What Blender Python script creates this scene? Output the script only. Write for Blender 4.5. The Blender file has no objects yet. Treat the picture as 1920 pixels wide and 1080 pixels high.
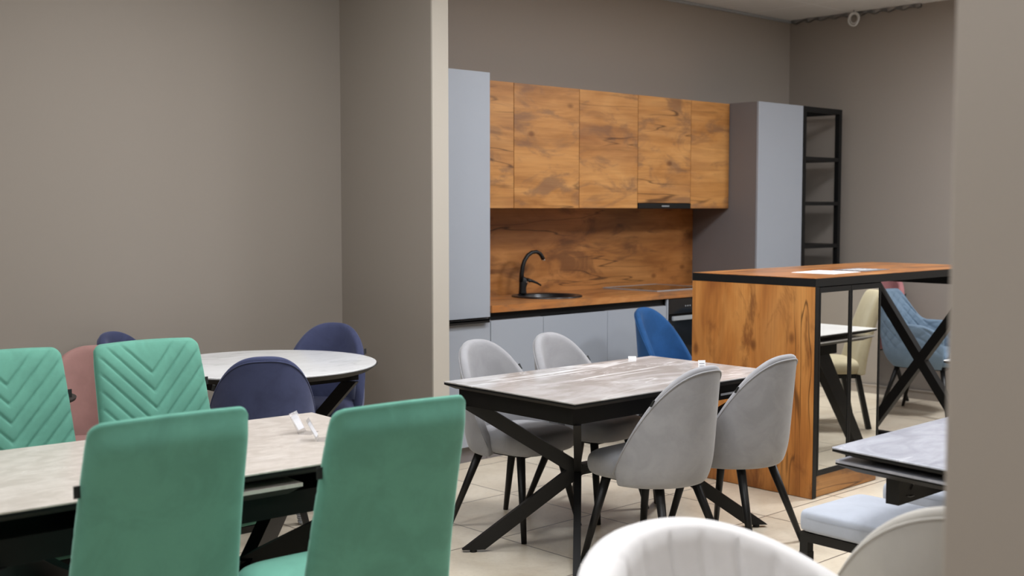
import bpy, math, random
from math import sin, cos, pi, radians, sqrt, atan2
from mathutils import Vector, Matrix
S = bpy.context.scene
COL = S.collection

# ------------------------------------------------------------------ camera
TH, PITCH, CH = radians(46.9), math.atan(149/2226), 1.52
cam_d = bpy.data.cameras.new('camera'); cam = bpy.data.objects.new('camera', cam_d); COL.objects.link(cam)
fwd = Vector((cos(TH)*cos(PITCH), sin(TH)*cos(PITCH), -sin(PITCH)))
cam.location = (0, 0, CH); cam.rotation_euler = fwd.to_track_quat('-Z', 'Y').to_euler()
cam_d.sensor_width = 36; cam_d.lens = 36*2226/1920; cam_d.clip_start = .05; cam_d.clip_end = 60
cam_d.dof.use_dof = True; cam_d.dof.focus_distance = 5.0; cam_d.dof.aperture_fstop = 3.0
S.camera = cam
# ------------------------------------------------------------------ world, exposure
S.view_settings.view_transform = 'Standard'; S.view_settings.look = 'None'
S.view_settings.gamma = 1; S.view_settings.use_curve_mapping = False; S.view_settings.exposure = 0.0
W = bpy.data.worlds.new('world'); S.world = W; W.use_nodes = True
W.node_tree.nodes['Background'].inputs[0].default_value = (.85, .92, 1, 1)
W.node_tree.nodes['Background'].inputs[1].default_value = .25
# ceiling panels of the showroom: (x, y, watts); the lamps are built in build_lights()
LIGHTS = [(1.0, 3.2, 21), (2.5, 2.1, 37), (3.9, 3.4, 32), (5.7, 3.4, 44), (8.0, 2.4, 92), (2.7, 4.5, 20), (.1, .7, 27), (5.4, 1.6, 15), (-1.2, 3.3, 15)]  # the panel above the round table is added to brighten table and wall
CEIL = 3.127

# ------------------------------------------------------------------ node helpers
def lin(c):
    if isinstance(c, str):
        c = [int(c[i:i+2], 16)/255 for i in (0, 2, 4)]
        return tuple(x/12.92 if x <= .04045 else ((x+.055)/1.055)**2.4 for x in c)
    return c
class NT:
    def __init__(s, name):
        s.m = bpy.data.materials.new(name); s.m.use_nodes = True
        s.t = s.m.node_tree; s.b = s.t.nodes['Principled BSDF']
    def n(s, typ, **kw):
        nd = s.t.nodes.new(typ)
        for k, v in kw.items(): setattr(nd, k, v)
        return nd
    def l(s, a, b): s.t.links.new(a, b)
    def setin(s, inp, v):
        if isinstance(v, bpy.types.NodeSocket): s.l(v, inp)
        elif isinstance(v, (tuple, list)) and len(v) == 3 and len(inp.default_value) == 4: inp.default_value = (*v, 1)
        else: inp.default_value = v
    def math(s, op, a, b=0, c=0, clamp=False):
        nd = s.n('ShaderNodeMath', operation=op, use_clamp=clamp)
        s.setin(nd.inputs[0], a); s.setin(nd.inputs[1], b); s.setin(nd.inputs[2], c); return nd.outputs[0]
    def mix(s, f, a, b, mode='MIX'):
        nd = s.n('ShaderNodeMix', data_type='RGBA', blend_type=mode)
        s.setin(nd.inputs[0], f); s.setin(nd.inputs[6], a); s.setin(nd.inputs[7], b); return nd.outputs[2]
    def coord(s, scale=(1, 1, 1), rnd=0, rot=(0, 0, 0)):
        tc = s.n('ShaderNodeTexCoord'); out = tc.outputs['Object']
        if rnd:
            oi = s.n('ShaderNodeObjectInfo'); m = s.math('MULTIPLY', oi.outputs['Random'], rnd)
            va = s.n('ShaderNodeVectorMath', operation='ADD'); s.l(out, va.inputs[0]); s.l(m, va.inputs[1]); out = va.outputs[0]
        mp = s.n('ShaderNodeMapping'); s.l(out, mp.inputs[0]); mp.inputs['Scale'].default_value = scale; mp.inputs['Rotation'].default_value = rot
        return mp.outputs[0]
    def noise(s, vec, scale, detail=3, rough=.5, dist=0):
        nd = s.n('ShaderNodeTexNoise'); s.l(vec, nd.inputs['Vector']); nd.inputs['Scale'].default_value = scale
        nd.inputs['Detail'].default_value = detail; nd.inputs['Roughness'].default_value = rough; nd.inputs['Distortion'].default_value = dist
        return nd.outputs[0]
    def ramp(s, f, stops):
        nd = s.n('ShaderNodeValToRGB'); s.l(f, nd.inputs[0]); e = nd.color_ramp.elements
        while len(e) < len(stops): e.new(.5)
        for k, (p, c) in enumerate(stops): e[k].position = p; e[k].color = (*lin(c), 1)
        return nd.outputs[0]
    def smooth(s, v, lo, hi, a=0, b=1):
        nd = s.n('ShaderNodeMapRange', interpolation_type='SMOOTHSTEP'); s.setin(nd.inputs[0], v)
        for k, x in zip((1, 2, 3, 4), (lo, hi, a, b)): nd.inputs[k].default_value = x
        return nd.outputs[0]
    def bump(s, h, strength=.3, dist=.002):
        nd = s.n('ShaderNodeBump'); nd.inputs['Strength'].default_value = strength; nd.inputs['Distance'].default_value = dist
        s.l(h, nd.inputs['Height']); s.l(nd.outputs[0], s.b.inputs['Normal'])
    def P(s, **kw):
        for k, v in kw.items():
            s.setin(s.b.inputs[k.replace('_', ' ')], v)
        return s.m

def plain(name, c, rough=.5, metal=0, spec=.5, grain=0):
    n = NT(name); c = lin(c)
    v = n.noise(n.coord(), 3, 2)
    col = n.mix(n.math('MULTIPLY', v, .12), c, tuple(x*.8 for x in c))
    n.P(Base_Color=col, Roughness=rough, Metallic=metal)
    n.b.inputs['Specular IOR Level'].default_value = spec
    if grain: n.bump(n.noise(n.coord(), 260, 2), grain, .0006)
    return n.m
def velvet(name, c, sheen=.35, tint=(1, 1, 1), var=.25):
    n = NT(name); c = lin(c)
    v = n.noise(n.coord(rnd=7), 7, 4, .6, .6); w = n.noise(n.coord(rnd=3), 90, 2)
    f = n.math('ADD', n.math('MULTIPLY', n.smooth(v, .35, .65), .7), n.math('MULTIPLY', w, .3))
    col = n.mix(f, tuple(x*(1-var) for x in c), tuple(min(1, x*(1+var*.6)) for x in c))
    n.P(Base_Color=col, Roughness=.85)
    n.b.inputs['Specular IOR Level'].default_value = .15
    n.b.inputs['Sheen Weight'].default_value = sheen; n.b.inputs['Sheen Roughness'].default_value = .4
    n.b.inputs['Sheen Tint'].default_value = (*tint, 1)
    n.bump(n.noise(n.coord(), 420, 2), .25, .0008)
    return n.m
def wallmat(name, c):
    n = NT(name); c = lin(c)
    v = n.noise(n.coord(), .8, 2)
    n.P(Base_Color=n.mix(n.math('MULTIPLY', v, .15), c, tuple(x*.9 for x in c)), Roughness=.75)
    n.b.inputs['Specular IOR Level'].default_value = .25
    n.bump(n.noise(n.coord(), 160, 3), .12, .001)
    return n.m
def wood(name, axis, rough=.42, light=1.0, rnd=9, cols=None, dark='7C5C44'):
    n = NT(name)
    sc = {'x': (.28, 1, 1), 'z': (1, 1, .28)}[axis]
    st = {'x': (.9, 14, 14), 'z': (14, 14, .9)}[axis]
    fi = {'x': (3, 90, 90), 'z': (90, 90, 3)}[axis]
    cols = cols or ('94602F', 'B27A41', 'C78F54')
    p = n.coord(sc, rnd)
    big = n.noise(p, 3.2, 4, .55, 1.6)
    base = n.ramp(big, [(.30, cols[0]), (.48, cols[1]), (.68, cols[2])])
    red = n.noise(n.coord(sc, rnd+2), 2.3, 3, .5, .8)
    base = n.mix(n.math('MULTIPLY', n.smooth(red, .5, .68), .4), base, lin('8E5A36'))
    mau = n.noise(n.coord({'x': (.42, 1.15, 1.15), 'z': (1.15, 1.15, .42)}[axis], rnd+6), 5.2, 5, .62, .9)
    base = n.mix(n.math('MULTIPLY', n.smooth(mau, .48, .66), .7), base, lin(dark))
    gr = n.noise(n.coord(st, rnd), 1.6, 4, .6, .5)
    base = n.mix(n.math('MULTIPLY', n.smooth(gr, .42, .66), .24), base, lin('74431F'))
    fg = n.noise(n.coord(fi, rnd), 1.2, 3)
    base = n.mix(n.math('MULTIPLY', n.smooth(fg, .4, .7), .14), base, lin('6B4020'))
    # long dark cracks
    cr = n.noise(n.coord({'x': (.25, 2.9, 2.9), 'z': (2.9, 2.9, .25)}[axis], rnd+1), 1.9, 3, .5, .15)
    cm = n.smooth(n.math('ABSOLUTE', n.math('SUBTRACT', cr, .5)), 0, .011, 1, 0)
    gate = n.smooth(n.noise(n.coord(sc, rnd+5), 2.2, 2), .46, .58)
    base = n.mix(n.math('MULTIPLY', n.math('MULTIPLY', cm, gate), .75), base, lin('3A2110'))
    # knots
    vo = n.n('ShaderNodeTexVoronoi'); n.l(n.coord({'x': (.75, 1.3, 1.3), 'z': (1.3, 1.3, .75)}[axis], rnd+4), vo.inputs['Vector']); vo.inputs['Scale'].default_value = 4.2
    kn = n.smooth(vo.outputs['Distance'], .04, .15, 1, 0)
    base = n.mix(n.math('MULTIPLY', kn, .65), base, lin('5A3013'))
    if light != 1: base = n.mix(1.0, base, (light, light, light), 'MULTIPLY')
    n.P(Base_Color=base, Roughness=rough); n.b.inputs['Specular IOR Level'].default_value = .35
    n.bump(fg, .12, .001)
    return n.m
def marble(name, a, b, vein, scale=1.0, vs=.9, rough=.18, thin=.012, patches=()):
    n = NT(name); p = n.coord((1, 1.7, 1), 5, (0, 0, .35))
    m = n.noise(p, 2.6*scale, 6, .62, 1.2); m2 = n.noise(p, 11*scale, 4, .6, .5)
    col = n.mix(n.smooth(m, .35, .66), lin(a), lin(b))
    col = n.mix(n.math('MULTIPLY', n.smooth(m2, .4, .7), .3), col, lin(a))
    for k, (sc, st, th) in enumerate(((1.1, vs, thin), (2.7, vs*.55, thin*.8))):
        q = n.coord((.45, 1.5, 1), 3+k, (0, 0, .22-.5*k))
        v = n.noise(q, sc*scale, 5, .55, .7)
        vm = n.smooth(n.math('ABSOLUTE', n.math('SUBTRACT', v, .5)), 0, th, 1, 0)
        g = n.smooth(n.noise(q, 1.7*scale, 2), .42, .6)
        col = n.mix(n.math('MULTIPLY', n.math('MULTIPLY', vm, g), st), col, lin(vein))
    n.P(Base_Color=col, Roughness=rough)
    return n.m

M = {}
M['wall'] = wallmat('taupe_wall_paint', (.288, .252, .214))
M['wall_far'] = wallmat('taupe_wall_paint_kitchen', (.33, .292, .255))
M['trim'] = wallmat('cream_trim_paint', (.49, .45, .385))
M['pillar'] = wallmat('greige_pillar_paint', (.385, .34, .295))
M['white_paint'] = plain('white_board', 'D8D6D0', .5)
M['green'] = velvet('mint_green_velvet', (.125, .33, .25), .30, (.6, 1, .85), .12)
M['navy'] = velvet('navy_velvet', (.052, .060, .120), .38, (.7, .75, 1), .2)
M['blue'] = velvet('royal_blue_velvet', (.022, .085, .23), .2, (.5, .7, 1), .2)
M['grey'] = velvet('light_grey_velvet', (.325, .322, .333), .34, (1, 1, 1), .12)
M['pink'] = velvet('dusty_pink_velvet', (.34, .19, .17), .2, (1, .8, .8), .1)
M['pink2'] = velvet('rose_velvet', (.40, .175, .18), .2, (1, .8, .8), .1)
M['white_v'] = velvet('white_velvet', (.88, .86, .85), .5, (1, 1, 1), .04)
M['cream_v'] = velvet('ivory_velvet', (.50, .475, .43), .25, (1, 1, .95), .06)
M['cream2'] = velvet('sand_velvet', (.46, .40, .27), .2, (1, 1, .9), .08)
M['lblue'] = velvet('pale_blue_fabric', (.17, .24, .315), .2, (.8, .9, 1), .1)
M['stoolf'] = velvet('pale_blue_grey_fabric', (.44, .47, .53), .15, (1, 1, 1), .08)
M['black'] = plain('black_powder_metal', (.0075, .007, .0068), .45, 0, .35)
M['blackwood'] = plain('black_apron_board', (.008, .007, .006), .6, 0, .2)
M['edge'] = plain('black_edge_band', (.006, .006, .006), .5, 0, .25)
M['bevel'] = plain('dark_grey_bevel', (.030, .027, .024), .6, 0, .25)
M['tag'] = plain('black_tag', (.01, .012, .012), .7)
M['paper'] = plain('white_paper', 'EDEDEE', .6)
M['papergrey'] = plain('grey_printed_paper', '77777A', .5)
M['ink'] = plain('grey_ink', '9A9AA0', .6)
M['cab'] = plain('blue_grey_matt_front', (.325, .35, .39), .45, 0, .35)
M['cabside'] = plain('grey_carcass_board', (.185, .168, .165), .55, 0, .3)
M['wood_h'] = wood('oak_horizontal_grain', 'x', cols=('9A6633', 'BB8347', 'CB9558'))
M['wood_s'] = wood('oak_splashback_grain', 'x', .4, 1.0, 0, cols=('7A4A22', 'A26B38', 'B98049'), dark='5A3822')
M['wood_v'] = wood('oak_vertical_grain', 'z', cols=('95592A', 'BC7A3B', 'D0924F'), dark='6A3A1A')
M['wood_t'] = wood('oak_worktop_grain', 'x', .28, 1.0, 0, cols=('8A522A', 'AE713E', 'C28852'))
M['m_grey'] = marble('grey_marble_ceramic', 'A29D99', 'C2C0BF', 'F0F0F0', 1.0, .9, .18, .018)
M['m_blue'] = marble('blue_grey_marble_ceramic', 'A9ABB5', 'C6C8D2', 'EDEEF4', 1.2, .8)
M['m_white'] = marble('white_marble_ceramic', 'EFEFEF', 'F8F9F9', 'B8B8B8', .9, .35, .15)
M['m_beige'] = marble('beige_stone_ceramic', 'B7ADA3', 'CBC2B9', 'E0D9D2', 3.2, .5, .3)
M['steel'] = plain('brushed_steel', '9A9C9E', .3, 1)
M['chrome'] = plain('chrome', 'E8E8E8', .08, 1)
M['steelpaint'] = plain('pale_metal_strip', 'A9AEB2', .35, .3)
M['glassblack'] = plain('black_glass', (.006, .006, .007), .06)
M['sink'] = plain('black_granite', (.008, .009, .010), .3, 0, .5, .3)
M['rackback'] = plain('dark_wood_shelf', (.03, .022, .016), .5)
M['plastic'] = plain('white_plastic', 'DADAD8', .4)
n = NT('mirror_glass'); n.P(Base_Color=(.80, .80, .77), Metallic=1.0, Roughness=.015); M['mirror'] = n.m
n = NT('clear_acrylic'); n.P(Base_Color=(.96, .97, 1), Roughness=.04, IOR=1.45); n.b.inputs['Transmission Weight'].default_value = 1.0
n.b.inputs['Alpha'].default_value = .55; M['acrylic'] = n.m
n = NT('white_reflection_film'); n.P(Base_Color=(.85, .86, .9), Roughness=.4, Alpha=.5); M['film'] = n.m  # pale see-through colour in place of the white reflection on clear acrylic
n = NT('bubble_wrap'); w_ = n.n('ShaderNodeTexWave', bands_direction='Z'); n.l(n.coord(), w_.inputs['Vector']); w_.inputs['Scale'].default_value = 28
n.P(Base_Color=n.mix(w_.outputs['Fac'], lin('70757C'), lin('B9BEC4')), Roughness=.3); n.bump(w_.outputs['Fac'], .8, .004); M['wrap'] = n.m
n = NT('lamp_diffuser'); n.P(Base_Color=(.9, .9, .9)); n.b.inputs['Emission Color'].default_value = (1, .98, .95, 1); n.b.inputs['Emission Strength'].default_value = 6; M['lamp'] = n.m
# floor: beige tiles 0.61 m with thin grout
n = NT('beige_floor_tiles'); tc = n.n('ShaderNodeTexCoord'); sx = n.n('ShaderNodeSeparateXYZ'); n.l(tc.outputs['Object'], sx.inputs[0])
def cell(o, off, sz):
    q = n.math('DIVIDE', n.math('SUBTRACT', o, off), sz); fr = n.math('FRACT', n.math('ADD', q, 60))
    return n.math('MULTIPLY', n.math('MINIMUM', fr, n.math('SUBTRACT', 1, fr)), sz), n.math('FLOOR', n.math('ADD', q, 60))
dx, ix = cell(sx.outputs[0], 3.657, .609); dy, iy = cell(sx.outputs[1], 3.37, .610)
gm = n.smooth(n.math('MINIMUM', dx, dy), .002, .005, 1, 0)
cx_ = n.n('ShaderNodeCombineXYZ'); n.l(ix, cx_.inputs[0]); n.l(iy, cx_.inputs[1])
wn = n.n('ShaderNodeTexWhiteNoise'); n.l(cx_.outputs[0], wn.inputs[0])
va = n.n('ShaderNodeVectorMath', operation='ADD'); n.l(tc.outputs['Object'], va.inputs[0]); n.l(wn.outputs['Color'], va.inputs[1])
cloud = n.noise(va.outputs[0], 3.0, 6, .6, .8)
tile = n.mix(n.smooth(cloud, .3, .7), (.66, .565, .43), (.79, .71, .57))
tile = n.mix(n.math('MULTIPLY', wn.outputs['Value'], .25), tile, (.58, .50, .39))
fine = n.noise(tc.outputs['Object'], 45, 3); tile = n.mix(n.math('MULTIPLY', n.smooth(fine, .45, .75), .18), tile, (.42, .35, .27))
n.P(Base_Color=n.mix(gm, tile, (.17, .13, .10)), Roughness=.33); n.bump(n.math('SUBTRACT', 1, gm), .4, .002)
M['floor'] = n.m
# ceiling: pale perforated panels
n = NT('perforated_ceiling_panels'); tc = n.n('ShaderNodeTexCoord'); sx = n.n('ShaderNodeSeparateXYZ'); n.l(tc.outputs['Object'], sx.inputs[0])
dx, ix = cell(sx.outputs[0], 8.81, .6); dy, iy = cell(sx.outputs[1], 5.913, .6)
seam = n.smooth(n.math('MINIMUM', dx, dy), .008, .012, 1, 0)
vo = n.n('ShaderNodeTexVoronoi'); n.l(tc.outputs['Object'], vo.inputs['Vector']); vo.inputs['Scale'].default_value = 45; vo.inputs['Randomness'].default_value = .25
dots = n.smooth(vo.outputs['Distance'], .2, .35, 1, 0)
col = n.mix(n.math('MULTIPLY', dots, .35), (.74, .73, .71), (.5, .48, .46)); col = n.mix(seam, col, (.82, .82, .81))
n.P(Base_Color=col, Roughness=.6); M['ceil'] = n.m

# ------------------------------------------------------------------ mesh helpers
class MB:
    def __init__(s): s.v = []; s.f = []
    def add(s, vs, fs):
        b = len(s.v); s.v += [tuple(v) for v in vs]; s.f += [tuple(b+i for i in f) for f in fs]; return s
    def box(s, x0, x1, y0, y1, z0, z1):
        return s.add([(x, y, z) for z in (z0, z1) for x, y in ((x0, y0), (x1, y0), (x1, y1), (x0, y1))],
                     [(3, 2, 1, 0), (4, 5, 6, 7), (0, 1, 5, 4), (1, 2, 6, 5), (2, 3, 7, 6), (3, 0, 4, 7)])
    def loft(s, rings, cap=True, close=True):
        n_ = len(rings[0]); vs = [p for r in rings for p in r]; fs = []
        for i in range(len(rings)-1):
            for j in range(n_ if close else n_-1):
                k = (j+1) % n_; fs.append((i*n_+j, i*n_+k, (i+1)*n_+k, (i+1)*n_+j))
        if cap: fs += [tuple(range(n_-1, -1, -1)), tuple((len(rings)-1)*n_+j for j in range(n_))]
        return s.add(vs, fs)
    def frustum(s, poly, z0, z1, inset0=0.0):
        """outline poly at z1, the same outline moved in by inset0 at z0"""
        a = [Vector(p) for p in inset(poly, inset0)]
        return s.loft([[(p[0], p[1], z0) for p in a], [(p[0], p[1], z1) for p in poly]])
    def tube(s, pts, r, seg=12, rings=None, cap=True):
        pts = [Vector(p) for p in pts]; R = []
        up = None
        for i, p in enumerate(pts):
            d = (pts[min(i+1, len(pts)-1)]-pts[max(i-1, 0)]).normalized()
            if up is None:
                up = Vector((0, 0, 1)) if abs(d.z) < .9 else Vector((0, 1, 0))
            a = d.cross(up).normalized(); b = a.cross(d).normalized(); up = b
            rr = r[i] if isinstance(r, (list, tuple)) else r
            R.append([p+a*rr*cos(2*pi*k/seg)+b*rr*sin(2*pi*k/seg) for k in range(seg)])
        return s.loft(R, cap)
    def bar(s, p, q, w, t, side=(0, 1, 0), flat=False):
        """flat bar from p to q, w wide in the plane, t thick along side"""
        p, q = Vector(p), Vector(q); d = (q-p).normalized(); n_ = Vector(side); n_ = (n_-d*n_.dot(d)).normalized(); a = d.cross(n_)
        if flat and abs(d.z) > .2: a = Vector((0, 0, 1)).cross(n_).normalized(); a = a/abs(Vector((0, 0, 1)).cross(n_).normalized().dot(d.cross(n_)))
        c = [(-1, -1), (1, -1), (1, 1), (-1, 1)]
        return s.loft([[e+a*(w/2*i)+n_*(t/2*j) for i, j in c] for e in (p, q)])
    def disc(s, cx, cy, z0, z1, r0, r1=None, seg=48):
        r1 = r0 if r1 is None else r1
        return s.loft([[(cx+r*cos(2*pi*k/seg), cy+r*sin(2*pi*k/seg), z) for k in range(seg)] for r, z in ((r0, z0), (r1, z1))])
def inset(poly, d):
    if d == 0: return [tuple(p) for p in poly]
    n_ = len(poly); out = []
    for i in range(n_):
        a, b, c = (Vector(poly[(i+k) % n_][:2]) for k in (-1, 0, 1))
        e1, e2 = (b-a).normalized(), (c-b).normalized()
        n1, n2 = Vector((-e1.y, e1.x)), Vector((-e2.y, e2.x)); m = (n1+n2); m = m/(m.dot(n1) or 1)
        out.append(tuple(b+m*d))
    return out

def obj(name, mb, mat, parent=None, bevel=0, smooth=False, sub=0, label=None, seg=2):
    me = bpy.data.meshes.new(name); me.from_pydata([tuple(v) for v in mb.v], [], mb.f); me.update()
    import bmesh
    bm = bmesh.new(); bm.from_mesh(me); bmesh.ops.recalc_face_normals(bm, faces=bm.faces); bm.to_mesh(me); bm.free()
    me.materials.append(M[mat] if isinstance(mat, str) else mat)
    o = bpy.data.objects.new(name, me); COL.objects.link(o)
    if parent is not None:
        o.parent = parent
        if parent.get('_world'): o.location = -Vector(parent.location) if parent.parent is None else (0, 0, 0); o['_world'] = 1
    if smooth:
        for p in me.polygons: p.use_smooth = True
    if bevel:
        b = o.modifiers.new('bevel', 'BEVEL'); b.width = bevel; b.segments = seg; b.limit_method = 'ANGLE'; b.angle_limit = radians(40)
        for p in me.polygons: p.use_smooth = True
        b.harden_normals = True
    if sub:
        m_ = o.modifiers.new('subdivision', 'SUBSURF'); m_.levels = sub; m_.render_levels = sub
    if label: o['label'] = label
    return o
def thing(name, label, cat, loc=(0, 0, 0), rz=0, group=None, world=True):
    o = bpy.data.objects.new(name, None); COL.objects.link(o); o.empty_display_size = .1
    o.location = loc; o.rotation_euler = (0, 0, rz); o['label'] = label; o['category'] = cat
    if world: o['_world'] = 1
    if group: o['group'] = group
    return o
def tag(o, label, cat, group=None):
    o['label'] = label; o['category'] = cat
    if group: o['group'] = group
    return o
def struct(name, mb, mat, **kw):
    o = obj(name, mb, mat, **kw); o['kind'] = 'structure'; return o
def dup(root, loc, rz, label, group=None, mats=None, scale=None):
    r = root.copy(); COL.objects.link(r); r.location = loc; r.rotation_euler = (0, 0, rz); r['label'] = label
    if group: r['group'] = group
    elif 'group' in r: del r['group']
    if scale: r.scale = scale
    def kids(a, b):
        for ch in [o for o in COL.objects if o.parent == a]:
            c = ch.copy(); COL.objects.link(c); c.parent = b
            if mats and c.data and c.data.materials and c.data.materials[0] in mats:
                key = (c.data.name, mats[c.data.materials[0]].name)
                if key not in _md:
                    d = c.data.copy(); d.materials[0] = mats[c.data.materials[0]]; _md[key] = d
                c.data = _md[key]
            kids(ch, c)
    kids(root, r)
    return r
_md = {}

# ------------------------------------------------------------------ the room
XW, YK, YL = 8.81, 5.913, 6.05          # right wall, kitchen wall, wall left of the partition
PX0, PX1, PY = 4.226, 4.342, 5.164       # partition
struct('floor', MB().box(-4.6, 9.2, -4.6, 6.4, -.1, 0), 'floor')
struct('ceiling', MB().box(-4.6, 9.2, -4.6, 6.4, CEIL, CEIL+.1), 'ceil')
struct('wall_back', MB().box(PX1, XW+.15, YK, YK+.3, 0, CEIL), 'wall_far')
struct('wall_left', MB().box(-4.0, PX1, YL, YL+.16, 0, CEIL), 'wall')
struct('wall_right', MB().box(XW, XW+.15, -4, YK, 0, CEIL), 'wall_far')
struct('wall_west', MB().box(-4.15, -4.0, -4, YL, 0, CEIL), 'wall')
struct('wall_front', MB().box(-4.15, XW, -4.15, -4.0, 0, CEIL), 'wall')
struct('wall_partition', MB().box(PX0, PX1, PY+.012, YL, 0, CEIL), 'wall')
struct('trim_1', MB().box(PX0, PX1, PY, PY+.012, 0, CEIL), 'trim')
struct('wall_pillar', MB().box(1.5, 1.80, .44, .754, 0, CEIL), 'pillar', bevel=.006, seg=3)
struct('baseboard_right', MB().box(XW-.014, XW, -4, YK, 0, .075).box(XW-.018, XW, -4, YK, .062, .075), 'pillar', bevel=.002)
struct('baseboard_left', MB().box(-4, PX0, YL-.014, YL, 0, .075), 'pillar', bevel=.002)
struct('baseboard_partition', MB().box(PX0-.014, PX0, PY, YL-.014, 0, .075), 'pillar', bevel=.002)
# metal edge profiles where the ceiling meets the walls
struct('trim_2', MB().box(PX1, XW, YK-.022, YK, CEIL-.022, CEIL-.002), 'steelpaint', bevel=.003)
cr = MB(); random.seed(4); R_ = []
for i in range(64):
    y = 4.7+i*(YK-.03-4.7)/63; w = .010+.008*sin(i*.95)+.003*random.random()
    R_.append([(XW-.004, y, CEIL-.001), (XW-.024-w*.5, y, CEIL-.001), (XW-.020-w*.4, y, CEIL-.012-w), (XW-.004, y, CEIL-.016-w)])
struct('trim_3', cr.loft(R_), 'steel')

WHERE = ['above the beige table', 'above the white tub chair', 'above the grey table', 'above the bar counter', 'above the white rectangular table', 'above the round white table, added to brighten it',
         'in the open floor, nearest the near pillar', 'over the floor between the two right-hand tables', 'left of the beige table, over the empty floor']
def build_lights():
    for k, (x, y, w) in enumerate(LIGHTS):
        t = thing('ceiling_light', 'square white light panel in the ceiling '+WHERE[k], 'ceiling light', (x, y, CEIL-.02), group='square light panels in the ceiling')
        obj('frame', MB().box(x-.31, x+.31, y-.31, y-.29, CEIL-.015, CEIL).box(x-.31, x+.31, y+.29, y+.31, CEIL-.015, CEIL).box(x-.31, x-.29, y-.29, y+.29, CEIL-.015, CEIL).box(x+.29, x+.31, y-.29, y+.29, CEIL-.015, CEIL), 'plastic', t)
        obj('diffuser', MB().box(x-.29, x+.29, y-.29, y+.29, CEIL-.008, CEIL-.001), 'lamp', t)
        d = bpy.data.lights.new('panel_light', 'AREA'); d.shape = 'SQUARE'; d.size = .58; d.energy = w; d.color = (.945, .975, 1.035)
        o = bpy.data.objects.new('panel_light', d); COL.objects.link(o); o.parent = t; o.location = (0, 0, .008)
build_lights()

# ------------------------------------------------------------------ kitchen
YF = 5.284; D = .02
def front(name, x0, x1, z0, z1, mat, par, y=YF, g=.0015, lab=None):
    return obj(name, MB().box(x0+g, x1-g, y, y+.018, z0+g, z1-g), mat, par, bevel=.0015, label=lab)
t = thing('tall_cabinet', 'tall blue-grey cabinet with two doors beside the cream partition edge', 'cabinet', (4.555, 5.6, 0))
obj('body', MB().box(PX1+.003, 4.767, YF+.02, YK-.002, .1, 2.325), 'cabside', t)
front('door', PX1+.003, 4.767, .868, 2.327, 'cab', t); dl = front('door', PX1+.003, 4.767, .1, .858, 'cab', t)
obj('handle', MB().box(PX1+.003, 4.737, YF-.028, YF+.01, .853, .861).box(PX1+.003, 4.737, YF-.028, YF-.023, .840, .861), 'black', dl, label='black profile handle')
obj('plinth', MB().box(PX1+.003, 4.767, YF+.04, YF+.055, 0, .1), 'cabside', t)
# base run
xs = [4.770, 5.215, 5.812, 6.418]
for k in range(3):
    x0, x1 = xs[k], xs[k+1]
    lab = ['blue-grey base cabinet next to the tall cabinet, with one door', 'blue-grey base cabinet below the right half of the black sink', 'blue-grey base cabinet behind the royal blue chair'][k]
    t = thing('base_cabinet', lab, 'cabinet', ((x0+x1)/2, 5.6, 0))
    obj('body', MB().box(x0, x1, YF+.02, YK-.003, .1, .845 if k != 1 else .72), 'cabside', t)
    front('door', x0, x1, .1, .845, 'cab', t)
    obj('grip_channel', MB().box(x0, x1, YF+.028, YF+.034, .847, .892), 'edge', t, label='black recessed grip channel')
    obj('plinth', MB().box(x0, x1, YF+.04, YF+.055, 0, .1), 'cabside', t)
t = thing('oven', 'black glass built-in oven with a pale handle strip, beside the blue chair', 'oven', (6.72, 5.6, 0))
obj('body', MB().box(6.421, 7.017, YF+.012, YK-.02, .1, .89), 'blackwood', t)
obj('control_panel', MB().box(6.438, 7.012, YF-.004, YF+.012, .782, .888), 'glassblack', t, bevel=.002)
g_ = MB()
for k in range(4): g_.disc(0, 0, 0, .001, .005, seg=12)
for xx in (6.62, 6.645, 6.67, 6.71):
    obj('control_symbol', MB().box(xx, xx+.010, YF-.0055, YF-.004, .829, .837), 'steelpaint', t)
dr = obj('door', MB().box(6.438, 7.012, YF-.004, YF+.012, .14, .745), 'glassblack', t, bevel=.002)
obj('handle', MB().box(6.455, 6.995, YF-.035, YF-.018, .738, .768).box(6.47, 6.50, YF-.018, YF-.004, .742, .764).box(6.95, 6.98, YF-.018, YF-.004, .742, .764), 'steelpaint', dr, bevel=.003)
obj('side_strip', MB().box(6.421, 6.436, YF-.002, YF+.012, .1, .888), 'cab', t)
obj('plinth', MB().box(6.421, 7.017, YF+.04, YF+.055, 0, .098), 'cabside', t)
t = thing('base_cabinet', 'narrow blue-grey base cabinet behind the oak bar counter', 'cabinet', (7.25, 5.6, 0))
obj('body', MB().box(7.02, 7.474, YF+.02, YK-.003, .1, .845), 'cabside', t); front('door', 7.02, 7.474, .1, .845, 'cab', t)
# worktop with round cut-out is built as a plate with the sink let in
SX, SY, SR = 5.545, 5.585, .235
seg = 48; wt = MB()
x0, x1, y0, y1 = 4.770, 7.474, YF-.012, YK-.022
def border(a):
    # point of the rectangle in direction a from the sink centre
    c, s_ = cos(a), sin(a); k = 1e9
    for lim, comp, cen in ((x1, c, SX), (x0, c, SX), (y1, s_, SY), (y0, s_, SY)):
        if abs(comp) > 1e-6:
            q = (lim-cen)/comp
            if q > 0: k = min(k, q)
    return (SX+c*k, SY+s_*k)
angs = sorted([2*pi*k/seg for k in range(seg)]+[atan2(y-SY, x-SX) % (2*pi) for x in (x0, x1) for y in (y0, y1)])
hr = SR-.02
inn = [(SX+hr*cos(a), SY+hr*sin(a)) for a in angs]; out = [border(a) for a in angs]
R_ = [[(*p, .894) for p in inn], [(*p, .894) for p in out], [(*p, .937) for p in out], [(*p, .937) for p in inn], [(*p, .894) for p in inn]]
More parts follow.
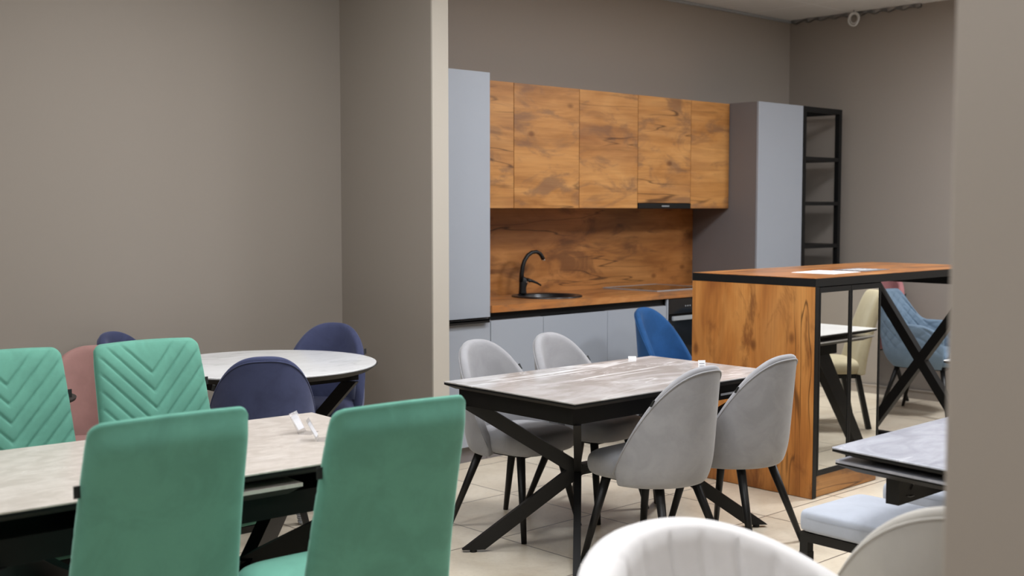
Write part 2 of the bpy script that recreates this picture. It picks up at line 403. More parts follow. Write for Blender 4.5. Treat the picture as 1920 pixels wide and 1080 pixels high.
t = thing('worktop', 'long oak kitchen worktop with the sink and hob set into it', 'worktop', (6.1, 5.6, .9))
obj('slab', wt.loft(R_, cap=False), 'wood_t', t)
t = thing('splashback', 'oak board behind the sink and faucet, under the wall cabinets', 'splashback', (6.1, 5.9, .94))
obj('panel', MB().box(4.770, 7.474, YK-.02, YK-.001, .9375, 1.519), 'wood_s', t)
# sink
t = thing('sink', 'round black sink set into the oak worktop', 'sink', (SX, SY, .937))
def ringm(prof, seg=64):
    return [[(SX+r*cos(2*pi*k/seg), SY+r*sin(2*pi*k/seg), z) for k in range(seg)] for r, z in prof]
obj('bowl', MB().loft(ringm([(SR, .9375), (SR, .943), (SR-.006, .947), (SR-.04, .946), (SR-.05, .938), (SR-.062, .84), (SR-.09, .80), (.03, .795), (.03, .788), (SR-.085, .79), (SR-.052, .84), (SR-.042, .930), (SR-.042, .9375), (SR, .9375)]), cap=False), 'sink', t, smooth=True)
obj('drain', MB().disc(SX, SY, .790, .800, .045, seg=24), 'chrome', t)
# faucet
FX, FY = 5.50, 5.775
t = thing('faucet', 'black gooseneck faucet with side lever behind the round sink', 'faucet', (FX, FY, .944))
obj('body', MB().loft([[(FX+dx_+rx*cos(2*pi*k/24), FY+ry*sin(2*pi*k/24), z) for k in range(24)] for dx_, rx, ry, z in ((0.004, .030, .026, .9465), (.002, .028, .025, .955), (.002, .025, .023, .985), (.008, .031, .024, 1.015), (.014, .036, .024, 1.035), (.010, .030, .020, 1.05), (0, .014, .014, 1.062))]), 'black', t, smooth=True)
pts = []; path = [(0, 1.03), (-.002, 1.08), (.004, 1.13), (.018, 1.17), (.045, 1.205), (.08, 1.224), (.12, 1.228), (.15, 1.215), (.168, 1.192), (.176, 1.176)]
obj('spout', MB().tube([(FX-.008+a, FY-.03*(i/9), z) for i, (a, z) in enumerate(path)], [.017, .0155, .0145, .014, .0135, .013, .013, .013, .0135, .0135], 14), 'black', t, smooth=True)
obj('aerator', MB().tube([(FX+.166, FY-.03, 1.180), (FX+.170, FY-.031, 1.168)], .011, 14), 'chrome', t)
obj('lever', MB().tube([(FX+.03, FY-.014, 1.038), (FX+.06, FY-.025, 1.034), (FX+.105, FY-.035, 1.017), (FX+.135, FY-.04, 1.0)], [.017, .010, .007, .006], 12), 'black', t, smooth=True)
obj('button', MB().tube([(FX+.022, FY-.020, 1.024), (FX+.024, FY-.029, 1.022)], .009, 14), 'chrome', t)
# hob
t = thing('hob', 'flat glass hob on the worktop right of the sink', 'hob', (6.72, 5.6, .937))
obj('glass_plate', MB().box(6.42, 7.0, 5.37, 5.87, .938, .943), 'glassblack', t, bevel=.002)
obj('edge_frame', MB().box(6.412, 6.42, 5.362, 5.878, .938, .945).box(7.0, 7.008, 5.362, 5.878, .938, .945).box(6.42, 7.0, 5.362, 5.37, .938, .945).box(6.42, 7.0, 5.87, 5.878, .938, .945), 'steelpaint', t)
# wall cabinets
ux = [4.770, 5.207, 5.810, 6.408, 7.004, 7.472]; UY = 5.546
ul = ['oak wall cabinet next to the tall blue-grey cabinet', 'oak wall cabinet above the faucet, second from the tall cabinet beside the partition',
      'oak wall cabinet in the middle of the row, left of the black hood', 'oak wall cabinet with the black hood strip under its door', 'oak wall cabinet at the right end of the row, beside the grey cabinet side']
for k in range(5):
    x0, x1 = ux[k], ux[k+1]
    t = thing('wall_cabinet', ul[k], 'cabinet', ((x0+x1)/2, 5.7, 1.52))
    z0 = 1.52 if k != 3 else 1.558
    obj('body', MB().box(x0+.001, x1-.001, UY+.02, YK-.003, z0, 2.318), 'wood_h', t)
    front('door', x0, x1, z0, 2.320, 'wood_h', t, UY, .0022)
t = thing('range_hood', 'black slide-out hood under an oak wall cabinet', 'hood', (6.7, 5.7, 1.52))
obj('body', MB().box(6.411, 7.001, UY+.02, YK-.02, 1.5215, 1.5575), 'blackwood', t)
obj('front_strip', MB().box(6.411, 7.001, UY-.006, UY+.02, 1.520, 1.5575), 'edge', t, bevel=.002)
lg = MB()
for k in range(6): lg.box(6.668+k*.014, 6.679+k*.014, UY-.0075, UY-.006, 1.533, 1.542)
obj('maker_mark', lg, 'steelpaint', t, label='small pale lettering')
# right tall cabinet and rack
t = thing('tall_cabinet', 'tall blue-grey cabinet beside the black open rack', 'cabinet', (7.78, 5.6, 0))
obj('body', MB().box(7.478, 8.073, YF+.0185, YK-.002, .1, 2.322), 'cabside', t)
front('door', 7.478, 8.073, .1, 2.324, 'cab', t); obj('plinth', MB().box(7.478, 8.073, YF+.04, YF+.055, 0, .1), 'cabside', t)
t = thing('open_rack', 'black open shelving rack next to the tall cabinet in the corner', 'shelf', (8.36, 5.6, 0))
fr = MB()
for x in (8.08, 8.595):
    for y in (YF, YK-.048): fr.box(x, x+.04, y, y+.04, 0, 2.323)
for z in (2.283,):
    for y in (YF, YK-.048): fr.box(8.12, 8.595, y, y+.04, z, z+.04)
    for x in (8.08, 8.595): fr.box(x, x+.04, YF+.04, YK-.048, z, z+.04)
obj('frame', fr, 'edge', t)
for z in (.2, .56, .90, 1.232, 1.575, 1.93):
    obj('shelf', MB().box(8.12, 8.595, YF+.002, YK-.05, z-.03, z), 'edge', t)
    obj('side_rail', MB().box(8.597, 8.633, YF+.04, YK-.05, z-.03, z), 'edge', t)

# ------------------------------------------------------------------ bar counter (island)
IX0, IX1, IY0, IY1, IZ = 5.328, 7.27, 3.397, 4.198, 1.160
t = thing('bar_counter', 'oak bar counter with black edges, mirror doors and an X-shaped support', 'bar counter', (6.2, 3.8, 0))
obj('top', MB().box(IX0+.002, IX1-.002, IY0+.002, IY1-.002, IZ-.02, IZ), 'wood_t', t)
obj('top_edge_band', MB().box(IX0, IX1, IY0, IY1, IZ-.045, IZ-.003), 'edge', t)
obj('end_panel', MB().box(IX0, IX0+.036, IY0+.002, IY1, 0.003, IZ-.046), 'wood_v', t)
obj('panel_edge_band', MB().box(IX0+.001, IX0+.037, IY0, IY0+.002, 0.003, IZ-.046), 'edge', t)
CX1 = 5.985   # right end of the mirrored cabinet
obj('cabinet_body', MB().box(IX0+.037, CX1, IY0+.03, IY1-.03, .115, IZ-.047), 'edge', t)
obj('plinth', MB().box(IX0+.037, CX1, IY0+.012, IY1-.03, .003, .115), 'wood_h', t)
def mdoor(x0, x1):
    z0, z1 = .118, IZ-.05; b = .028; c = .013; y0, y1 = IY0+.001, IY0+.03
    d = obj('mirror_door', MB().box(x0, x1, y0, y1, z0, z0+b).box(x0, x1, y0, y1, z1-b, z1).box(x0, x0+c, y0, y1, z0+b, z1-b).box(x1-c, x1, y0, y1, z0+b, z1-b), 'edge', t)
    obj('mirror', MB().box(x0+c, x1-c, y0+.004, y1, z0+b, z1-b), 'mirror', d, label='mirror glass')
xm = (IX0+.037+CX1)/2
mdoor(IX0+.042, xm-.002); mdoor(xm+.002, CX1)
obj('x_support', MB().bar((IX1-.06, IY0+.04, .03), (IX1-.06, IY1-.04, 1.04), .06, .06, (1, 0, 0), True).bar((IX1-.06, IY0+.04, 1.04), (IX1-.06, IY1-.04, .03), .06, .058, (1, 0, 0), True), 'edge', t)
obj('top_rail', MB().box(IX1-.09, IX1-.03, IY0+.01, IY1-.01, 1.04, IZ-.046), 'edge', t)
obj('foot_rail', MB().box(IX1-.09, IX1-.03, IY0+.02, IY1-.02, 0.002, .03), 'edge', t)
def paper(name, label, cat, c, w, d, rz, z, mat='paper', extra=None):
    ca, sa = cos(rz), sin(rz)
    def q(u, v, zz): return (u*ca-v*sa, u*sa+v*ca, zz)
    t = thing(name, label, cat, (c[0], c[1], z), world=False)
    obj('sheet', MB().loft([[q(a*w/2, b*d/2, zz) for a, b in ((-1, -1), (1, -1), (1, 1), (-1, 1))] for zz in (.0005, .003)]), mat, t)
    L = MB()
    for k in range(4): L.loft([[q(a*w*.36, d*(.28-.16*k)+b*.004, zz) for a, b in ((-1, -1), (1, -1), (1, 1), (-1, 1))] for zz in (.003, .0034)])
    obj('print', L, extra or 'ink', t)
    return t
paper('brochure', 'white sheet lying on the bar counter, nearer its oak end', 'paper', (5.86, 3.67), .32, .26, .08, IZ)
paper('brochure', 'grey and white sheet behind the plain white one on the bar counter', 'paper', (6.25, 3.68), .30, .21, .05, IZ, 'papergrey', 'paper')

# ------------------------------------------------------------------ chairs
def spow(v, p): return math.copysign(abs(v)**p, v)
def ss(a, b, x): x = min(1, max(0, (x-a)/(b-a))); return x*x*(3-2*x)
def shell(rx, ry, zb, ztop, phim, lean, th, tuck=.2, sq=.85, nu=36, nv=12, groove=None, fwd_ext=0, y0=0):
    """upholstered curved shell: returns MB of the body, and the outer rim line"""
    secs = []; rim = []
    zmax = ztop(0)
    for i in range(nu+1):
        ph = -phim+2*phim*i/nu; zt = ztop(ph); sec = []
        def pt(z, off):
            s_ = (z-zb)/(zmax-zb); k = 1-tuck*(max(0, 1-s_/.3))**2.6
            x = (rx*k-off)*spow(sin(ph), sq); y = -(ry*k-off)*spow(cos(ph), sq)
            if cos(ph) < 0: y = y*1.0+fwd_ext*(-cos(ph))
            return (x, y0+y-lean*s_*max(0, cos(ph))**.7, z)
        g = (lambda z: 0) if groove is None else (lambda z: groove(ph, z))
        for j in range(nv+1):
            z = zb+(zt-zb)*j/nv; sec.append(pt(z, g(z)*.7))
        rim.append(pt(zt, .001))
        sec.append(pt(zt+.009, th*.28)); sec.append(pt(zt+.010, th*.62))
        for j in range(nv, -1, -1):
            z = max(zb+.01, zb+(zt-zb)*j/nv); puff = th*(1+.35*sin(pi*min(1, j/nv))*.6)
            sec.append(pt(z, puff-g(z)))
        secs.append(sec)
    return MB().loft(secs, cap=True, close=True), rim
def pad(w, d, y0, z0, z1, dome=.012, sq=.42, seg=40, prof=None, taper=.0):
    """rounded seat cushion between y0 and y0+d"""
    R = []; cy = y0+d/2
    prof = prof or [(.88, 0), (.97, .18), (1, .42), (1, .62), (.975, .82), (.9, .95), (.72, 1.0), (.4, 1.0), (.1, 1.0)]
    for s_, h in prof:
        ring = []
        for k in range(seg):
            a = 2*pi*k/seg; x = w/2*s_*spow(cos(a), sq); y = d/2*s_*spow(sin(a), sq)
            x *= 1+taper*(y/(d/2))
            ring.append((x, cy+y, z0+(z1-z0)*h+(dome*(1-s_**2) if h >= .95 else 0)))
        R.append(ring)
    return MB().loft(R)
def leg(p, q, r0, r1, seg=14): return MB().tube([p, q], [r0, r1], seg)

def shell_chair(label, mat, group=None, tagz=.56):
    t = thing('dining_chair', label, 'chair', world=False, group=group)
    zb, zt, pm = .368, .872, radians(97)
    f = lambda ph: zt-(zt-zb)*.75*(1-cos(ph))**1.32
    mb, rim = shell(.242, .240, zb, f, pm, .050, .042, .10, sq=.97, y0=.02)
    obj('backrest', mb, mat, t, smooth=True, sub=1)
    obj('piping', MB().tube([(x*1.004, y*1.004, z-.012) for x, y, z in rim], .0032, 8), mat, t, smooth=True)
    obj('seat', pad(.412, .415, -.135, .378, .485, .010, .5), mat, t, smooth=True, sub=1)
    for sx_ in (-1, 1):
        obj('leg', leg((sx_*.135, .165, .39), (sx_*.205, .245, 0), .021, .0125), 'black', t, smooth=True)
        obj('leg', leg((sx_*.115, -.095, .39), (sx_*.205, -.225, 0), .021, .0125), 'black', t, smooth=True)
    obj('leg_plate', MB().box(-.12, .12, -.10, .17, .366, .384), 'black', t)
    i = 7; p = rim[i]; q = rim[i+1]
    tg = MB().box(-.004, .004, -.014, .014, -.0035, .0035)
    obj('brand_tag', MB().bar((p[0]-.008, p[1]-.003, p[2]-.002), (p[0]*.985-.006, p[1]-.016, p[2]+.024), .012, .004, (0, 1, 0)), 'tag', t, label='small black fabric tag')
    return t
def place(proto, apex, head, label, group=None, mats=None, ya=.27, scale=None, first=False):
    h = radians(head); x = apex[0]+cos(h)*ya; y = apex[1]+sin(h)*ya
    if first:
        proto.location = (x, y, 0); proto.rotation_euler = (0, 0, h-pi/2); proto['label'] = label
        if group: proto['group'] = group
        return proto
    return dup(proto, (x, y, 0), h-pi/2, label, group, mats, scale)
sc = shell_chair('', 'grey')
G = 'grey velvet chairs at the grey marble table'
place(sc, (3.815, 4.37), -84, 'light grey velvet chair beyond the grey table, the one nearer the partition', G, first=True)
place(sc, (4.30, 4.36), -84, 'light grey velvet chair beyond the grey table, the one nearer the royal blue chair', G)
place(sc, (3.868, 2.947), 92, 'light grey velvet chair this side of the grey table, its seat and tag in view', G)
place(sc, (4.42, 2.94), 93, 'light grey velvet chair this side of the grey table, nearest the oak bar counter', G)
nm = lambda k: {M['grey']: M[k]}
place(sc, (5.86, 5.05), -80, 'royal blue velvet chair standing in front of the kitchen base cabinets', None, nm('blue'))
NV = 'navy velvet chairs at the round white table'
place(sc, (2.70, 4.45), 62, 'navy velvet chair this side of the round white table, its back to us', NV, nm('navy'))
nv1 = bpy.data.objects['dining_chair.005']
for l_ in [o for o in COL.objects if o.parent == nv1 and o.name.startswith('leg') and 'plate' not in o.name]:
    v = [Vector(q.co) for q in l_.data.vertices]; a = sum(v[:14], Vector())/14; b = sum(v[14:28], Vector())/14
    if a.y < 0: continue
    obj('leg_wrap', MB().tube([a.lerp(b, .02+.95*k/40) for k in range(41)], [.024+.003*(k % 2) for k in range(41)], 12), 'wrap', l_, label='ribbed silvery protective wrap')
place(sc, (3.83, 5.55), -143, 'navy velvet chair in the corner behind the round white table', NV, nm('navy'))
place(sc, (2.66, 5.94), -60, 'navy velvet chair by the wall, mostly hidden behind the quilted green chair', NV, nm('navy'))
place(sc, (2.36, 5.40), -120, 'dusty pink velvet chair between the two quilted green chairs, near the wall', None, nm('pink'))
iv = place(sc, (2.43, 1.16), 42, 'ivory velvet chair with piped rim, beside the near pillar', None, nm('cream_v'), scale=(1.1, 1.05, 1))
for o in [o for o in COL.objects if o.parent == iv and o.name.startswith('brand_tag')]: bpy.data.objects.remove(o)

# high-back chair with V-quilted front
def slab_chair(label, mat, quilt=True, zt=1.02, w_top=.208, w_bot=.235, lean=.17, name='dining_chair'):
    t = thing(name, label, 'chair', world=False)
    z0 = .40; T = .074; nu, nv = 84, 110
    def base(u, v, side):
        w = w_bot+(w_top-w_bot)*v**.8
        c = max(0, (abs(u)-.84)/.16); top = zt-.036*(1-sqrt(max(0, 1-c*c)))+.006*(1-u*u)
        z = z0+(top-z0)*v; x = u*w
        e = (max(0, 1-abs(u)**9))**.5*(max(0, 1-v**16))**.5
        if side < 0: e *= 1-.75*ss(.86, 1, v)**1.5
        y = side*T/2*(.18+.82*e)+.016*u*u-lean*((z-z0)/(zt-z0))**1.35*.8
        if side > 0 and quilt and e > .3:
            f_ = z-1.05*abs(x); ft = zt-.115
            if f_ < ft+.01:
                d = abs(((f_-ft+.0325) % .065)-.0325)
                y -= .0075*math.exp(-(d/.0042)**2)*min(1, (e-.3)/.5)
                y -= .0035*(d < .0325)*(1-cos((.0325-d)/.0325*pi/2))*.5*min(1, (e-.3)/.5)
        return (x, y, z)
    mb = MB(); idx = {}
    for side in (1, -1):
        for i in range(nu+1):
            for j in range(nv+1):
                edge = i in (0, nu) or j in (0, nv)
                if edge and side < 0: continue
                u, v = -1+2*i/nu, j/nv
                p = base(u, v, side)
                if edge: a, b = base(u, v, 1), base(u, v, -1); p = tuple((a[k]+b[k])/2 for k in range(3))
                idx[(side, i, j)] = len(mb.v); mb.v.append(p)
                if edge: idx[(-1, i, j)] = idx[(1, i, j)]
    for side in (1, -1):
        for i in range(nu):
            for j in range(nv):
                mb.f.append((idx[(side, i, j)], idx[(side, i+1, j)], idx[(side, i+1, j+1)], idx[(side, i, j+1)]))
    obj('backrest', mb, mat, t, smooth=True)
    obj('seat', pad(.47, .47, -.012, .395, .50, .014, .36), mat, t, smooth=True, sub=1)
    for sx_ in (-1, 1):
        obj('leg', MB().bar((sx_*.18, .39, .40), (sx_*.20, .42, 0), .034, .034, (0, 1, 0)), 'black', t)
        obj('leg', MB().bar((sx_*.18, .03, .40), (sx_*.20, -.05, 0), .034, .034, (0, 1, 0)), 'black', t)
    obj('seat_frame', MB().box(-.19, .19, .02, .41, .372, .395), 'black', t)
    zz = .855; w = w_bot+(w_top-w_bot)*((zz-z0)/(zt-z0))**.8
    yy = -lean*((zz-z0)/(zt-z0))**1.35*.8+.016
    obj('brand_tag', MB().box(-w-.014, -w+.004, yy-.002, yy+.002, zz-.015, zz+.015), 'tag', t, label='small black fabric tag')
    return t
gc = slab_chair('', 'green')
def place2(proto, top, head, label, group=None, first=False, mats=None, scale=None):
    # top = where the middle of the backrest's upper edge stands
    return place(proto, top, head, label, group, mats, .136, scale, first)
GG = 'green high-back chairs at the beige stone table'
place2(gc, (1.35, 2.635), 88, 'mint green high-back chair, plain back to us, cutting the left end of the beige table', GG, first=True)
place2(gc, (1.877, 2.407), 86, 'mint green high-back chair, plain back to us, with its green seat showing at its left', GG)
place2(gc, (2.036, 4.212), -91, 'mint green chair with V-quilted back, between the pink chair and the round white table', GG)
place2(gc, (1.518, 4.258), -91, 'mint green chair with V-quilted back, cut by the left edge of the photo', GG)
cc = slab_chair('', 'cream2', False, 1.0, .16, .235, .20)
place2(cc, (7.54, 2.47), -138, 'sand-coloured high-back chair seen in the mirror doors, at the white rectangular table', None, first=True); cc.scale = (1, 1, .945)

# white tub chair with vertical channels
t = thing('tub_chair', 'white velvet tub chair with vertical channels, in the foreground', 'chair', world=False)
pm = radians(128); zb, zt = .34, .848
f = lambda ph: max(.58, zt-.235*(1-cos(ph))**1.08)
def chan(ph, z):
    d = abs((ph/radians(14.5)) % 1-.5); return .009*math.exp(-((.5-d)/.08)**2)*ss(zt+.012, zt-.045, z+.235*(1-cos(ph))**1.08)
mb, rim = shell(.368, .335, zb, f, pm, .09, .08, .16, .97, nu=150, nv=16, groove=chan)
obj('backrest', mb, 'white_v', t, smooth=True)
obj('seat', pad(.52, .56, -.26, .34, .48, .02, .6), 'white_v', t, smooth=True, sub=1)
for sx_ in (-1, 1):
    for sy_ in (-1, 1): obj('leg', leg((sx_*.17, sy_*.16+.02, .36), (sx_*.24, sy_*.24+.02, 0), .022, .013), 'black', t, smooth=True)
h = radians(-97); t.scale = (1.09, 1.03, 1); t.location = (1.915+cos(h)*.42, 1.625+sin(h)*.42, 0); t.rotation_euler = (0, 0, h-pi/2)

# quilted armchair (and its rose neighbour)
def armchair(label, mat):
    t = thing('armchair', label, 'armchair', world=False)
    zb, zt, pm = .36, .90, radians(125)
    def f(ph):
        a = abs(ph); return zb+.10+(zt-zb-.10)*(1-ss(radians(32), radians(82), a)*.52-ss(radians(92), pm, a)*.12)
    def quilt(ph, z):
        s_ = ph*.26; u = ((s_+z)/.085) % 1; v = ((s_-z)/.085) % 1
        g = math.exp(-(min(u, 1-u)/.07)**2)+math.exp(-(min(v, 1-v)/.07)**2)
        return .009*g*ss(zb+.1, zb+.16, z)
    mb, rim = shell(.275, .25, zb, f, pm, .11, .045, .2, .62, nu=120, nv=44, groove=quilt, fwd_ext=.1)
    obj('backrest', mb, mat, t, smooth=True)
    obj('seat', pad(.44, .50, -.19, .37, .485, .02, .45), mat, t, smooth=True, sub=1)
    obj('leg_plate', MB().box(-.17, .17, -.15, .21, .350, .366), 'black', t)
    for sx_ in (-1, 1):
        obj('leg', leg((sx_*.15, .19, .37), (sx_*.215, .26, 0), .019, .011), 'black', t, smooth=True)
        obj('leg', leg((sx_*.15, -.14, .37), (sx_*.215, -.25, 0), .019, .011), 'black', t, smooth=True)
    obj('paper_tag', MB().box(.17, .21, .27, .273, .44, .49), 'paper', t, label='small white paper tag')
    return t
ac = armchair('pale blue quilted armchair behind the black X support of the bar counter', 'lblue')
ac.location = (8.22, 4.30, 0); ac.rotation_euler = (0, 0, radians(-84)-pi/2)
place(sc, (8.70, 4.87), 180, 'rose velvet chair standing behind the pale blue armchair', None, nm('pink2'), scale=(1, 1, 1.14))

# ------------------------------------------------------------------ tables
def rect(c, rz, a, b):
    ca, sa = cos(rz), sin(rz)
    return [(c[0]+u*ca-v*sa, c[1]+u*sa+v*ca) for u, v in ((-a, -b), (a, -b), (a, b), (-a, b))]
def top_parts(t, poly, z, mat, name='tabletop', und='bevelled_underside', th=.010, bev=.022, ins=.035):
    o = obj(name, MB().frustum(poly, z-th+.004, z), mat, t, bevel=.0015)
    e = obj('edge_line', MB().frustum(inset(poly, .001), z-th-.004, z-th+.0035), 'edge', t)
    u = obj(und, MB().frustum(inset(poly, .002), z-th-bev, z-th-.0045, ins), 'bevel', t)
def spider(t, nl, nr, feet_l, feet_r, ztop, w=.06, tk=.032, beam=True, mat='black'):
    """two K-shaped frames joined by a beam: each foot has a flat bar to its node and one up to the apron"""
    for node, feet in ((nl, feet_l), (nr, feet_r)):
        for fx, fy in feet:
            side = Vector((0, 0, 1)).cross(Vector((node[0]-fx, node[1]-fy, 0)))
            obj('leg', MB().bar((fx, fy, .012), node, w, tk, side, True), mat, t)
            obj('upper_strut', MB().bar(node, (fx, fy, ztop), w, tk, side, True), mat, t)
            obj('foot_pad', MB().disc(fx, fy, 0, .02, .016, seg=16), mat, t)
    if beam: obj('beam', MB().bar(nl, nr, w*.8, tk*1.2, (0, 1, 0)), mat, t)
# grey marble table
t = thing('dining_table', 'grey marble-look rectangular table on black crossed legs, in the middle of the room', 'table', (4.03, 3.6, 0))
poly = [(3.339, 3.206), (4.722, 3.180), (4.728, 3.994), (3.351, 4.024)]
top_parts(t, poly, .755, 'm_grey')
obj('apron', MB().frustum([(3.385, 3.262), (4.67, 3.238), (4.67, 3.94), (3.39, 3.965)], .655, .7225), 'blackwood', t)
spider(t, (3.79, 3.62, .36), (4.29, 3.60, .36), [(3.415, 3.90), (3.44, 3.29)], [(4.68, 3.90), (4.68, 3.29)], .654)
obj('extension_catch', MB().box(4.30, 4.40, 3.222, 3.236, .680, .690), 'chrome', t)
# beige table
t = thing('dining_table', 'long beige stone-look table with black apron and extension leaf, among the green chairs', 'table', (1.7, 3.4, 0))
rz = radians(-4); c_ = (2.475-cos(rz)*.72+sin(rz)*.40, 3.742-sin(rz)*.72-cos(rz)*.40)
top_parts(t, rect(c_, rz, .72, .405), .755, 'm_beige')
lc = (c_[0]-.025*cos(rz), c_[1]-.025*sin(rz))
obj('extension_leaf', MB().frustum(rect(lc, rz, .26, .395), .692, .703), 'm_beige', t)
obj('leaf_underside', MB().frustum(rect(lc, rz, .258, .393), .668, .6915, .03), 'bevel', t)
obj('apron', MB().frustum(rect(c_, rz, .62, .34), .595, .667), 'blackwood', t)
obj('slide_rail', MB().frustum(rect((c_[0]+.3*cos(rz), c_[1]+.3*sin(rz)), rz, .30, .30), .704, .722), 'blackwood', t)
def loc2(u, v): return (c_[0]+u*cos(rz)-v*sin(rz), c_[1]+u*sin(rz)+v*cos(rz))
spider(t, (*loc2(-.25, 0), .34), (*loc2(.25, 0), .34), [loc2(-.62, .33), loc2(-.62, -.33)], [loc2(.62, .33), loc2(.62, -.33)], .594, .10, .045)
# round white table
t = thing('round_table', 'round white marble-look table in front of the corner, with navy chairs', 'table', (3.14, 5.086, 0))
RC = (3.11, 5.112)
obj('tabletop', MB().disc(*RC, .747, .755, .545, .546, 72), 'm_white', t, bevel=.002)
obj('bevelled_underside', MB().disc(*RC, .722, .7465, .515, .552, 72), 'bevel', t)
obj('apron', MB().box(RC[0]-.36, RC[0]+.36, RC[1]-.28, RC[1]+.28, .665, .7215), 'blackwood', t)
spider(t, (2.98, 5.086, .36), (3.30, 5.086, .36), [(2.72, 5.38), (2.72, 4.79)], [(3.41, 5.36), (3.41, 4.82)], .664)
# right blue-grey marble table
t = thing('dining_table', 'blue-grey marble-look table with a second leaf under its top, cut by the near pillar', 'table', (4.0, 1.6, 0))
poly = [(3.235, 1.20), (4.66, 1.20), (4.74, 2.075), (3.331, 2.054)]
top_parts(t, poly, .755, 'm_blue', th=.010, bev=.022, ins=.05)
poly2 = [(3.258, 1.215), (4.60, 1.215), (4.70, 2.06), (3.35, 2.052)]
obj('extension_leaf', MB().frustum(poly2, .702, .711), 'm_blue', t, bevel=.001)
obj('leaf_edge_line', MB().frustum(inset(poly2, .0005), .6965, .7018), 'edge', t)
obj('leaf_underside', MB().frustum(inset(poly2, .001), .672, .6964, .05), 'bevel', t)
for y in (1.86, 1.30):
    o = obj('extension_rail', MB().box(3.41, 4.5, y, y+.045, .585, .671), 'black', t)
    obj('rail_fitting', MB().tube([(3.46, y-.003, .665), (3.485, y-.003, .655), (3.495, y-.003, .640), (3.48, y-.003, .625)], .0022, 6).tube([(3.455, y-.003, .610), (3.475, y-.003, .604), (3.50, y-.003, .604)], .0022, 6), 'steel', o)
obj('centre_box', MB().box(3.9, 4.3, 1.36, 1.855, .60, .677), 'black', t)
spider(t, (3.95, 1.62, .36), (4.25, 1.62, .36), [(3.75, 1.85), (3.75, 1.38)], [(4.5, 1.85), (4.5, 1.38)], .599)
# white rectangular table seen in the mirror
t = thing('dining_table', 'white rectangular table seen in the mirror doors of the bar counter', 'table', (6.3, 2.4, 0))
poly = [(5.68, 2.02), (6.89, 2.02), (6.89, 2.87), (5.68, 2.87)]
top_parts(t, poly, .755, 'm_white', ins=.05)
obj('extension_leaf', MB().frustum([(5.75, 2.03), (6.88, 2.03), (6.88, 2.86), (5.75, 2.86)], .702, .711), 'm_white', t)
obj('leaf_underside', MB().frustum([(5.75, 2.03), (6.88, 2.03), (6.88, 2.86), (5.75, 2.86)], .678, .7015, .05), 'bevel', t)
obj('apron', MB().box(5.85, 6.66, 2.2, 2.72, .60, .677), 'blackwood', t)
for sx_ in (0, 1):
    for sy_ in (0, 1):
        a = (5.95+sx_*.62, 2.30+sy_*.34, .60); b = (5.75+sx_*1.10, 2.14+sy_*.62, 0)
        obj('leg', MB().loft([[(a[0]-.08, a[1]-.03, .60), (a[0]+.08, a[1]-.03, .60), (a[0]+.08, a[1]+.03, .60), (a[0]-.08, a[1]+.03, .60)], [(b[0]-.05, b[1]-.03, 0), (b[0]+.05, b[1]-.03, 0), (b[0]+.05, b[1]+.03, 0), (b[0]-.05, b[1]+.03, 0)]]), 'black', t)
# small dark round table
t = thing('side_table', 'small dark round table behind the left quilted green chair', 'table', (1.84, 4.94, 0))
obj('tabletop', MB().disc(1.84, 4.94, .722, .735, .215, .22, 48), 'bevel', t, bevel=.003)
obj('underside', MB().disc(1.84, 4.94, .70, .7215, .12, .20, 40), 'edge', t)
obj('column', MB().disc(1.84, 4.94, .02, .70, .03, .03, 20), 'black', t)
obj('base', MB().disc(1.84, 4.94, 0, .02, .20, .18, 40), 'black', t)

# ------------------------------------------------------------------ stools
def stool(label, c, group):
    t = thing('stool', label, 'stool', (c[0], c[1], 0), world=False, group=group)
    obj('seat', pad(.385, .375, -.1875, .405, .482, .006, .17, 48, [(.96, 0), (.99, .1), (1, .3), (1, .74), (.985, .90), (.95, .98), (.8, 1.0), (.4, 1.0), (.1, 1.0)]), 'stoolf', t, smooth=True, sub=1)
    obj('seam', MB().loft([[(.1935*spow(cos(a), .22), .1885*spow(sin(a), .22), z) for a in [2*pi*k/60 for k in range(60)]] for z in (.4585, .4605)], cap=False), 'stoolf', t, smooth=True)
    f_ = MB().box(-.182, .182, -.178, -.150, .373, .405).box(-.182, .182, .150, .178, .373, .405).box(-.182, -.150, -.15, .15, .373, .405).box(.150, .182, -.15, .15, .373, .405)
    obj('frame', f_, 'black', t)
    for sx_ in (-1, 1):
        for sy_ in (-1, 1):
            x, y = sx_*.165, sy_*.162
            l_ = obj('leg', MB().box(x-.017, x+.017, y-.016, y+.016, 0, .373), 'black', t)
            if sx_ < 0 and group == 1 or True: obj('leg_wrap', MB().box(x-.0185, x+.0185, y-.0175, y+.0175, .27, .335), 'bevel', l_, label='grey protective wrap')
    return t
s1 = stool('pale blue-grey padded stool standing out in front of the blue-grey marble table', (3.67, 2.09), 'pale blue stools at the blue-grey table')
s1.rotation_euler = (0, 0, radians(-2))
s2 = dup(s1, (4.24, 2.10, 0), radians(-2), 'pale blue-grey padded stool half hidden below the end of the blue-grey marble table', 'pale blue stools at the blue-grey table')

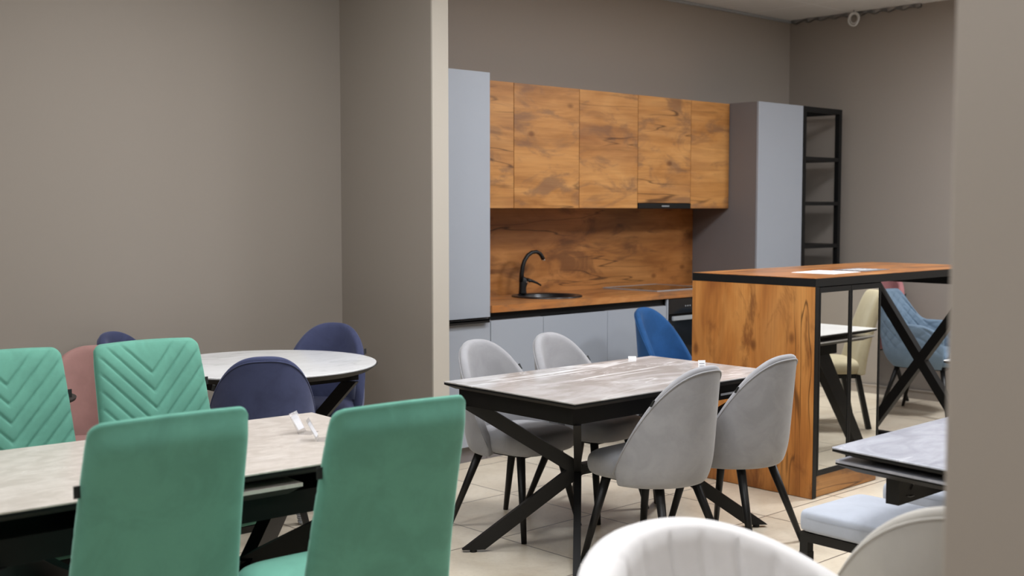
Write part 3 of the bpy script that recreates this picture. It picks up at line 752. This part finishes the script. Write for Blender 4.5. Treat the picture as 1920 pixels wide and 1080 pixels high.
# ------------------------------------------------------------------ small things
def acrylic(label, c, rz):
    t = thing('card_holder', label, 'card holder', (c[0], c[1], .755), rz, 'clear acrylic card holders on the beige table', world=False)
    obj('acrylic_sheet', MB().bar((0, .0, .001), (0, .035, .070), .07, .0009, (0, 1, 0)).bar((0, 0, .0015), (0, -.045, .0015), .07, .001, (0, 0, 1)), 'acrylic', t)
    obj('card', MB().bar((0, .0035, .014), (0, .031, .060), .05, .0008, (0, 1, 0)), 'film', t)  # no card here: pale sheet stands in for the acrylic's white reflection
    return t
acrylic('clear acrylic card holder on the beige table, the farther of the two from us', (2.22, 3.42), radians(35))
acrylic('clear acrylic card holder on the beige table, partly behind the plain-backed green chair', (2.19, 3.28), radians(50))
def ptag(label, c, rz, h_, w, tilt):
    t = thing('price_tag', label, 'price tag', (c[0], c[1], .7555), rz, world=False)
    obj('card', MB().bar((0, 0, 0), (0, tilt, h_), w, .0015, (0, 1, 0)), 'paper', t)
    L = MB()
    for k in range(3): L.bar((0, tilt*(.3+.2*k)-.0012, h_*(.3+.2*k)), (0, tilt*(.36+.2*k)-.0012, h_*(.36+.2*k)), w*.7, .0006, (0, 1, 0))
    obj('print', L, 'ink', t)
ptag('white price tag standing behind the grey chair whose side tag is in view', (4.42, 3.42), radians(-35), .055, .035, .012)
ptag('tiny white price tag at the far edge of the grey table', (4.55, 3.965), radians(-40), .012, .04, .015)
# chair legs wrapped in ribbed film (navy chair on this side of the round table)
# cable coil under the ceiling
t = thing('cable_coil', 'coil of white cable hanging from the ceiling edge on the right', 'cable', (8.70, 5.23, CEIL-.1))
CY, CZ = 5.235, 3.055
obj('coil', MB().tube([(8.70+.004*sin(3*a), CY+.047*cos(a), CZ+.052*sin(a)) for a in [2*pi*k/40 for k in range(41)]], .0075, 10).tube([(8.705, CY+.035*cos(a), CZ+.038*sin(a)+.005) for a in [2*pi*k/40 for k in range(41)]], .006, 10), 'plastic', t, smooth=True)
obj('hook', MB().tube([(8.70, CY, CZ+.05), (8.70, CY, CEIL)], .004, 8), 'steel', t)
# smudges on the floor tiles
for k, (x, y, r, lab) in enumerate(((3.26, 3.41, .022, 'dark ring-shaped scuff on the floor tile by the foot of the grey table'), (3.46, 3.30, .009, 'small dark scuff on the floor tile between the feet of the grey table'))):
    R_ = [(x+r*cos(a), y+r*.6*sin(a), .0012) for a in [radians(20+280*i/20) for i in range(21)]]
    tag(obj('floor_scuff', MB().tube(R_, .0011+.0015*k, 6), 'bevel'), lab, 'stain')
for o in bpy.data.objects:
    if '_world' in o: del o['_world']
